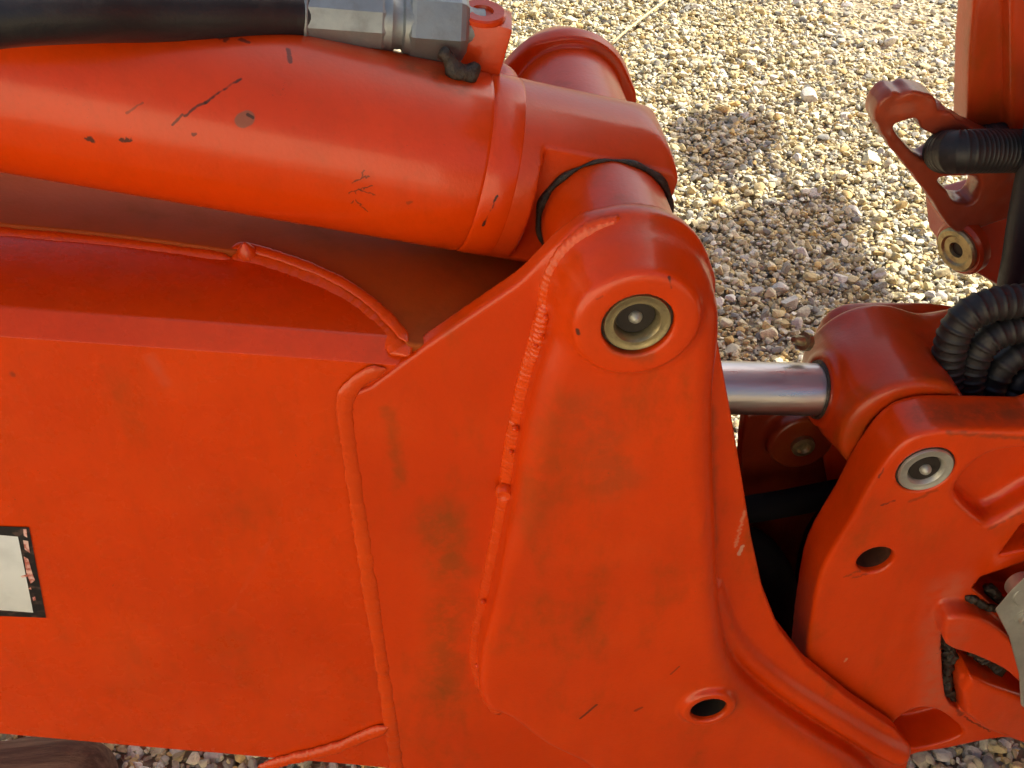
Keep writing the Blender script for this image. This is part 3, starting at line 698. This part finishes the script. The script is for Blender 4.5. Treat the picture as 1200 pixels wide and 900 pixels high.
fo = UP([(1108, 262), (1120, 252), (1180, 235), (1330, 225), (1330, 360), (1170, 336), (1135, 316), (1112, 298)], YP-.02)
def foot_fn(P):
    X, Y, Z = P; XX, ZZ = np.broadcast_arrays(X.reshape(-1, 1), Z.reshape(1, -1)); ex = lambda a: a[:, None, :]
    return extr(ex(sd_poly(XX, ZZ, fo)), Y, YP-.02, YP+.06, .006)
sdf_obj('post_foot', foot_fn, (.48, .43, .55), (.85, .56, .88), .0034, M_post, post)
bu = U(1124, 291, YP-.045); bax = np.array([-.86, -.42, -.12])
lathe('post_bushing', bu-bax*.012, bax, [(0, .034), (.018, .034), (.021, .031), (.021, .024), (.018, .021), (.018, .012), (.012, .010), (.0115, .001)], M_steel, post, 40, 'brown steel bushing set in an orange lug')
lathe('grease_cup', bu-bax*.004, bax, [(0, .0115), (.0055, .0115), (.006, .004)], M_dark, post, 24)
lathe('bushing_collar', bu-bax*.016, bax, [(0, .042), (.014, .042), (.018, .038), (.018, .034), (.001, .030)], M_post, post, 40)
lo_p = UP([(1015, 128), (1019, 108), (1034, 95), (1046, 97), (1056, 92), (1078, 97), (1086, 104), (1088, 116), (1100, 117), (1112, 128), (1150, 148), (1190, 165), (1260, 165), (1260, 240), (1190, 236), (1150, 248), (1118, 258), (1101, 252), (1082, 222), (1058, 190), (1030, 156)], YP-.015)
h1 = UP([(1036, 137), (1045, 129), (1062, 126), (1068, 137), (1079, 143), (1094, 158), (1082, 171), (1070, 174), (1052, 158)], YP-.015)
h2 = UP([(1088, 199), (1094, 194), (1133, 194), (1134, 214), (1123, 225), (1106, 221), (1098, 208)], YP-.015)
hks = thing('hose_guide_loop', 'cast loop, its orange browned to mimic shade, with two openings that guides the hoses beside the frame post', 'hose guide', tuple(U(1060, 180, YP)))
def loop_fn(P):
    X, Y, Z = P; XX, ZZ = np.broadcast_arrays(X.reshape(-1, 1), Z.reshape(1, -1)); ex = lambda a: a[:, None, :]
    d2 = smax(smax(sd_poly(XX, ZZ, smooth_poly(lo_p, 2)), -sd_poly(XX, ZZ, smooth_poly(h1, 3)), .004), -sd_poly(XX, ZZ, smooth_poly(h2, 3)), .004)
    return extr(ex(d2), Y, YP-.050, YP-.008, .004)
sdf_obj('guide_loop', loop_fn, (.36, .40, .62), (.80, .50, 1.12), .003, M_loop_shaded, hks, post=lambda V: V+np.stack([vnoise(V, 60, 1), vnoise(V, 60, 2), vnoise(V, 60, 3)], 1)*.0016)

# ------------------------------------------------------------------ HOSES AT THE RIGHT
def spiral(r, pitch, amp): return lambda s: r+amp*(max(0, 1-abs(((s/pitch) % 1)-.5)*4.5)-.3)
def ring_hose(name, label, path, r, pitch, amp, mat):
    t = thing(name, label, 'hose', tuple(path[len(path)//2]), 'ringed and wrapped hoses at the right edge')
    sweep('hose_sleeve', smooth_path(path, 12), spiral(r, pitch, amp), mat, t, 28, sub=pitch/9); return t
ring_hose('wrapped_hose', 'thick black spiral-wrapped hose running level into the hose guide loop', [U(*q, y) for q, y in [((1330, 176), .40), ((1240, 177), .395), ((1160, 177), .38), ((1128, 178), .378), ((1113, 178), .392), ((1107, 178), .425), ((1108, 178), .48)]], .0280, .0062, .0012, M_slv)
ring_hose('wrapped_hose', 'black hose lying just above and behind the spiral-wrapped hose', [U(*q, y) for q, y in [((1330, 150), .46), ((1240, 155), .46), ((1170, 163), .455), ((1120, 172), .45)]], .022, .010, .001, M_slv)
for lab, pts, y0, rr, pt in (
    ('black ringed hose bending down behind the bracket in a tight curve, uppermost of the bundle', [(1118, 560), (1112, 460), (1113, 412), (1128, 376), (1160, 358), (1215, 352), (1330, 352)], .150, .0205, .0115),
    ('dusty ringed hose directly inside the curve of the uppermost one', [(1140, 570), (1136, 470), (1140, 428), (1158, 398), (1195, 384), (1250, 382), (1330, 384)], .145, .0185, .0115),
    ('grey black hose third from the top of the ringed bundle', [(1164, 580), (1160, 480), (1166, 446), (1186, 420), (1225, 410), (1330, 412)], .140, .0175, .016),
    ('grey black hose at the right edge, lowest of the ringed bundle', [(1188, 590), (1185, 485), (1192, 458), (1212, 440), (1330, 436)], .135, .0175, .016)):
    ring_hose('corrugated_hose', lab, [U(a, b, y0+.03*k/len(pts)) for k, (a, b) in enumerate(pts)], rr, pt, .0024, M_slv)
t = thing('upright_hose', 'dark blue black hose hanging upright at the right edge of the frame post', 'hose', tuple(U(1192, 290, .36)))
sweep('hose_sleeve', smooth_path([U(*q, .36) for q in [(1232, 100), (1216, 190), (1204, 250), (1196, 300), (1188, 345), (1180, 420)]], 10), .024, M_navy, t, 28)
t = thing('gap_hose', 'black hose crossing the dark gap under the rod eye', 'hose', tuple(U(910, 600, .2)), 'black hoses in the dark gap')
sweep('hose_sleeve', smooth_path([U(*q, .205) for q in [(760, 618), (860, 600), (930, 588), (1040, 566)]], 10), .020, M_blk, t, 24)
t = thing('gap_hose', 'thick black hose added to darken the gap close to the boom lip', 'hose', tuple(U(900, 700, .2)), 'black hoses in the dark gap')  # this hose and the next are added to fill the gap with darkness
sweep('hose_sleeve', smooth_path([U(*q, .20) for q in [(800, 640), (868, 640), (905, 680), (918, 760), (930, 900)]], 10), .034, M_blk, t, 24)
t = thing('gap_hose', 'thick black hose added to darken the gap close to the bracket', 'hose', tuple(U(950, 700, .23)), 'black hoses in the dark gap')
sweep('hose_sleeve', smooth_path([U(*q, .225) for q in [(1060, 600), (990, 610), (962, 660), (955, 760), (960, 900)]], 10), .036, M_blk, t, 24)

# ------------------------------------------------------------------ LOG AT LOWER LEFT
M_log = NT('weathered_brown'); mp = M_log.n('ShaderNodeMapping'); mp.inputs['Scale'].default_value = (1, 7, 7); M_log.l(M_log.pos, mp.inputs[0])
M_log.l(M_log.mix(M_log.ramp(M_log.noise(9, 6, .65, mp.outputs[0]), .35, .7), (.10, .05, .035), (.24, .15, .10)), M_log.b.inputs['Base Color']); M_log.b.inputs['Roughness'].default_value = .85
M_log.l(M_log.bump(M_log.noise(14, 6, .7, mp.outputs[0]), .8, .01), M_log.b.inputs['Normal'])
le = U(64, 905, .08)
log = sdf_obj('timber_log', lambda P: capsule(P, (le[0], .10, le[2]-.060), (le[0]-.9, .06, le[2]-.045), .070), (le[0]-1.0, -.03, le[2]-.16), (le[0]+.11, .20, le[2]+.06), .006, M_log.m, None, post=lambda V: V+vnoise(V*np.array([.3, 1, 1]), 45, 4)[:, None]*.004)
setp(log, label='brown weathered round timber lying under the boom at the lower left corner', category='log')

# ------------------------------------------------------------------ GROUND AND GRAVEL
M_gnd = NT('gravel_bed')
vo = M_gnd.n('ShaderNodeTexVoronoi'); vo.inputs['Scale'].default_value = 48; M_gnd.l(M_gnd.pos, vo.inputs['Vector'])
cr = M_gnd.n('ShaderNodeValToRGB'); M_gnd.l(M_gnd.vm('DOT_PRODUCT', vo.outputs['Color'], (.33, .33, .33), 'v'), cr.inputs[0])
els = cr.color_ramp.elements; els[0].position = .2; els[0].color = (.16, .13, .09, 1); els[1].position = .8; els[1].color = (.50, .45, .34, 1)
e = els.new(.5); e.color = (.33, .27, .17, 1)
M_gnd.l(cr.outputs[0], M_gnd.b.inputs['Base Color']); M_gnd.b.inputs['Roughness'].default_value = .9
M_gnd.l(M_gnd.bump(vo.outputs['Distance'], 1.0, .012), M_gnd.b.inputs['Normal'])
gx = np.concatenate([[-400, -60, -12], np.linspace(-4, 6, 41), [14, 60, 400]]); gy = np.concatenate([[-400, -60, -12], np.linspace(-4, 6, 41), [14, 60, 400]])
GX, GY = np.meshgrid(gx, gy, indexing='ij'); V = np.stack([GX.ravel(), GY.ravel(), np.where((abs(GX) < 5) & (abs(GY) < 6), vnoise(np.stack([GX.ravel(), GY.ravel(), GX.ravel()*0], 1), 1.3, 1).reshape(GX.shape)*.012, 0).ravel()], 1)
ny_ = len(gy); I, J = np.meshgrid(np.arange(len(gx)-1), np.arange(ny_-1), indexing='ij')
F = np.stack([(I*ny_+J).ravel(), ((I+1)*ny_+J).ravel(), ((I+1)*ny_+J+1).ravel(), (I*ny_+J+1).ravel()], 1)
ground = mesh_from('ground', V, F, M_gnd.m, None); ground['kind'] = 'structure'

M_st = NT('gravel_stone'); at = M_st.n('ShaderNodeAttribute'); at.attribute_name = 'tint'
cc = M_st.mix(M_st.math('MULTIPLY', M_st.ramp(M_st.noise(160, 4, .6), .4, .75), .45), at.outputs['Color'], (.20, .16, .11))
M_st.l(cc, M_st.b.inputs['Base Color']); M_st.b.inputs['Roughness'].default_value = .8
M_st.l(M_st.bump(M_st.noise(220, 4, .6), .5, .003), M_st.b.inputs['Normal'])
PAL = np.array([(.62, .54, .31), (.57, .47, .24), (.70, .65, .46), (.47, .40, .22), (.38, .38, .33), (.28, .29, .27), (.78, .76, .64), (.62, .45, .18), (.56, .52, .38), (.75, .70, .50)])
PW = np.array([.17, .12, .15, .10, .09, .06, .08, .06, .09, .08]); PW /= PW.sum()
def ico(sub):
    import bmesh
    bm = bmesh.new(); bmesh.ops.create_icosphere(bm, subdivisions=sub, radius=1); v = np.array([x.co[:] for x in bm.verts]); f = np.array([[x.index for x in q.verts] for q in bm.faces]); bm.free(); return v, f
def rock_variants(sub, k):
    v, f = ico(sub); out = []
    for i in range(k):
        w = v.copy()
        for _ in range(11):          # chop flats as in broken stone
            n = rng.normal(size=3); n /= np.linalg.norm(n); c = rng.uniform(.42, .85); dd = w@n; w -= np.where(dd > c, dd-c, 0)[:, None]*n
        w *= (1+.12*vnoise(v+i*9.1, 1.7, i))[:, None]
        out.append(w*np.array([1, rng.uniform(.65, .95), rng.uniform(.45, .8)]))
    return np.array(out), f
def rocks(cx, cy, r, sub, zf):
    K = 24; vv, f = rock_variants(sub, K); n = len(cx); vi = rng.integers(0, K, n); W_ = vv[vi]
    a = rng.uniform(0, 2*math.pi, n); b = rng.normal(0, .35, n); ca, sa, cb, sb = np.cos(a), np.sin(a), np.cos(b), np.sin(b)
    x, y, z = W_[..., 0], W_[..., 1], W_[..., 2]; x, z = x*cb[:, None]+z*sb[:, None], -x*sb[:, None]+z*cb[:, None]
    x, y = x*ca[:, None]-y*sa[:, None], x*sa[:, None]+y*ca[:, None]
    V = np.stack([cx[:, None]+x*r[:, None], cy[:, None]+y*r[:, None], (zf*r)[:, None]+z*r[:, None]], -1)
    F = f[None]+(np.arange(n)*len(vv[0]))[:, None, None]
    t = PAL[rng.choice(len(PAL), n, p=PW)]*rng.uniform(.78, 1.18, n)[:, None]
    return V, F, t
def add_tint(o, t, nv):
    at = o.data.attributes.new('tint', 'FLOAT_COLOR', 'POINT'); c = np.ones((len(t), nv, 4), np.float32); c[..., :3] = np.clip(t, 0, .85)[:, None, :]; at.data.foreach_set('color', c.ravel())
def in_view(x, y, m=60):
    P = np.stack([x, y, x*0], 1)-CAM; w = P@_fw; u = 600+FPX*(P@_r)/w; v = 450+FPX*(P@_dn)/w
    return (w > 0) & (u > -m) & (u < 1200+m) & (v > -m) & (v < 900+m)
def scatter(x0, x1, y0, y1, dens):
    n = int((x1-x0)*(y1-y0)*dens); return rng.uniform(x0, x1, n), rng.uniform(y0, y1, n)
x, y = scatter(-1.6, 3.2, -.7, 4.6, 13000); k = in_view(x, y); x, y = x[k], y[k]
r = np.clip(rng.lognormal(math.log(.0074), .38, len(x)), .0042, .02)
V1, F1, t1 = rocks(x, y, r, 2, rng.uniform(.1, 1.1, len(x))+.4*(r < .008)); 
g = mesh_from('gravel', V1.reshape(-1, 3), F1.reshape(-1, 3), M_st.m, None, True); add_tint(g, t1, V1.shape[1]); g['kind'] = 'stuff'
g.data.set_sharp_from_angle(angle=math.radians(28))
x, y = scatter(-3, 5, -3.5, 6, 2600); k = ~in_view(x, y, 40); x, y = x[k], y[k]; r = np.clip(rng.lognormal(math.log(.011), .3, len(x)), .006, .02)
V2, F2, t2 = rocks(x, y, r, 1, rng.uniform(.1, .8, len(x)))
g2 = mesh_from('gravel', V2.reshape(-1, 3), F2.reshape(-1, 3), M_st.m, None, False); add_tint(g2, t2, V2.shape[1]); g2['kind'] = 'stuff'
# larger stones one can pick out, lying on the gravel
big = [(735, 125, .034), (800, 92, .026), (862, 20, .022), (890, 17, .028), (948, 120, .036), (1042, 55, .034), (1100, 78, .028), (925, 362, .034), (912, 342, .030), (905, 95, .026), (975, 40, .024), (1075, 32, .030), (845, 132, .028), (930, 55, .026), (990, 140, .024), (1010, 70, .026), (1018, 190, .034), (1065, 285, .030), (1030, 325, .024), (935, 182, .030), (880, 80, .024), (760, 60, .024), (830, 60, .022), (1115, 30, .028), (1120, 120, .022), (990, 10, .028), (700, 45, .024), (790, 30, .024), (1050, 12, .024), (955, 230, .024), (1000, 250, .026), (885, 345, .026), (870, 325, .022), (900, 395, .026), (845, 300, .022), (1100, 885, .020), (1075, 892, .024), (1140, 886, .018), (1165, 880, .020), (250, 888, .018), (210, 880, .016), (160, 884, .018), (130, 878, .016), (290, 893, .016)]
bx = [Gd(a, b)[0] for a, b, c in big]; by = [Gd(a, b)[1] for a, b, c in big]; br = [c for a, b, c in big]
for px in range(690, 1140, 16):
    for _ in range(6):
        p = Gd(px+random.uniform(-8, 8), random.uniform(0, 420)); bx.append(p[0]); by.append(p[1]); br.append(random.uniform(.015, .024))
bx, by, br = map(np.array, (bx, by, br))
V3, F3, t3 = rocks(bx, by, br, 3, rng.uniform(.25, .55, len(bx)))
t3 = np.where(rng.random(len(t3))[:, None] < .6, np.array([.72, .70, .63])*rng.uniform(.75, 1.1, len(t3))[:, None], t3)
for i in range(len(bx)):
    cpos = Vector((bx[i], by[i], 0)); o = mesh_from('stone', V3[i]-np.array(cpos), F3[0], M_st.m, ground, True); o.matrix_parent_inverse = Matrix(); o.location = cpos
    add_tint(o, t3[i:i+1], V3.shape[1]); o.data.set_sharp_from_angle(angle=math.radians(26))
# dry grass stem
M_str = NT('dry_straw'); M_str.b.inputs['Base Color'].default_value = (.62, .50, .27, 1); M_str.b.inputs['Roughness'].default_value = .7
straw = sweep('dry_grass_stem', smooth_path([Gd(716, 52, .03), Gd(735, 35, .045), Gd(762, 14, .05), Gd(792, -8, .05)], 6), .0045, M_str.m, None, 8)
setp(straw, label='pale dry grass stem lying on the gravel behind the cylinder end', category='grass stem')

# ------------------------------------------------------------------ UNSEEN CAB, added right of the view to cast shade over the boom
M_cabp = paint('cab_paint', seed=14); M_glass = NT('cab_glass'); M_glass.b.inputs['Base Color'].default_value = (.02, .025, .03, 1); M_glass.b.inputs['Roughness'].default_value = .05
cab = thing('shade_cab', 'orange excavator cab and upper body added unseen right of the view to shade the boom', 'excavator cab', (1.9, -.2, 0))
boxmesh('cab_body', (2.0, -.12, 1.10), (1.4, 2.3, .9), M_cabp, cab, .04)
boxmesh('cab_shell', (1.9, .03, 2.3), (1.3, 2.6, 1.5), M_cabp, cab, .06)
boxmesh('cab_roof', (1.9, .03, 3.10), (1.4, 2.7, .12), M_cabp, cab, .03)
boxmesh('windscreen', (1.245, -.12, 2.3), (.02, 1.8, 1.0), M_glass.m, cab, .005)
boxmesh('side_window', (1.9, -1.25, 2.3), (.9, .02, .9), M_glass.m, cab, .005)
for yy in (-1.05, .75): boxmesh('track', (2.75, yy, .32), (2.6, .4, .62), M_slv, cab, .2, seg=4)
def shade_at(px, py, t): return Gd(px, py)+np.array(sd)*t
for (px, py, t, sz) in ((905, 335, 2.1, (.10, .50, .40)), (940, 262, 2.2, (.08, .22, .20)), (850, 290, 2.15, (.08, .24, .22)), (828, 172, 2.5, (.08, .36, .14)), (875, 158, 2.5, (.08, .24, .09))):  # invented boxes on arms, out of view, only to cast ground shadows
    c = shade_at(px, py, t); boxmesh('shadow_box', c, sz, M_slv, cab, .03)
    sweep('shadow_box_arm', [c, (c[0]+.15, (c[1]+1.0)/2, c[2]+.1), (2.1, 1.0, c[2]+.2)], .012, M_slv, cab, 10)

M_bounce = NT('bounce_board_paint'); M_bounce.l(M_bounce.mix(M_bounce.ramp(M_bounce.noise(3, 4), .3, .7), (.72, .64, .50), (.80, .72, .57)), M_bounce.b.inputs['Base Color']); M_bounce.b.inputs['Roughness'].default_value = .8
SC = np.array([-2.3, -2.9, 0]); sa = math.atan2(.76, .65)-math.pi/2; Rs = Matrix.Rotation(sa, 3, 'Z'); sdir = np.array([math.cos(sa), math.sin(sa), 0]); snor = np.array([.65, .76, 0])
shed = thing('bounce_shed', 'shed with pale painted board wall added unseen behind the camera to bounce light', 'shed', tuple(SC))  # unseen reflector, added to throw sunlight back onto the boom
for i in range(18): boxmesh('bounce_board', SC+sdir*(i-8.5)*.5+np.array([0, 0, 1.25]), (.49, .05, 2.5), M_bounce.m, shed, .004, Rs)
boxmesh('shed_roof', SC-snor*.9+np.array([0, 0, 2.56]), (9.4, 2.0, .08), M_galv, shed, .004, Rs)
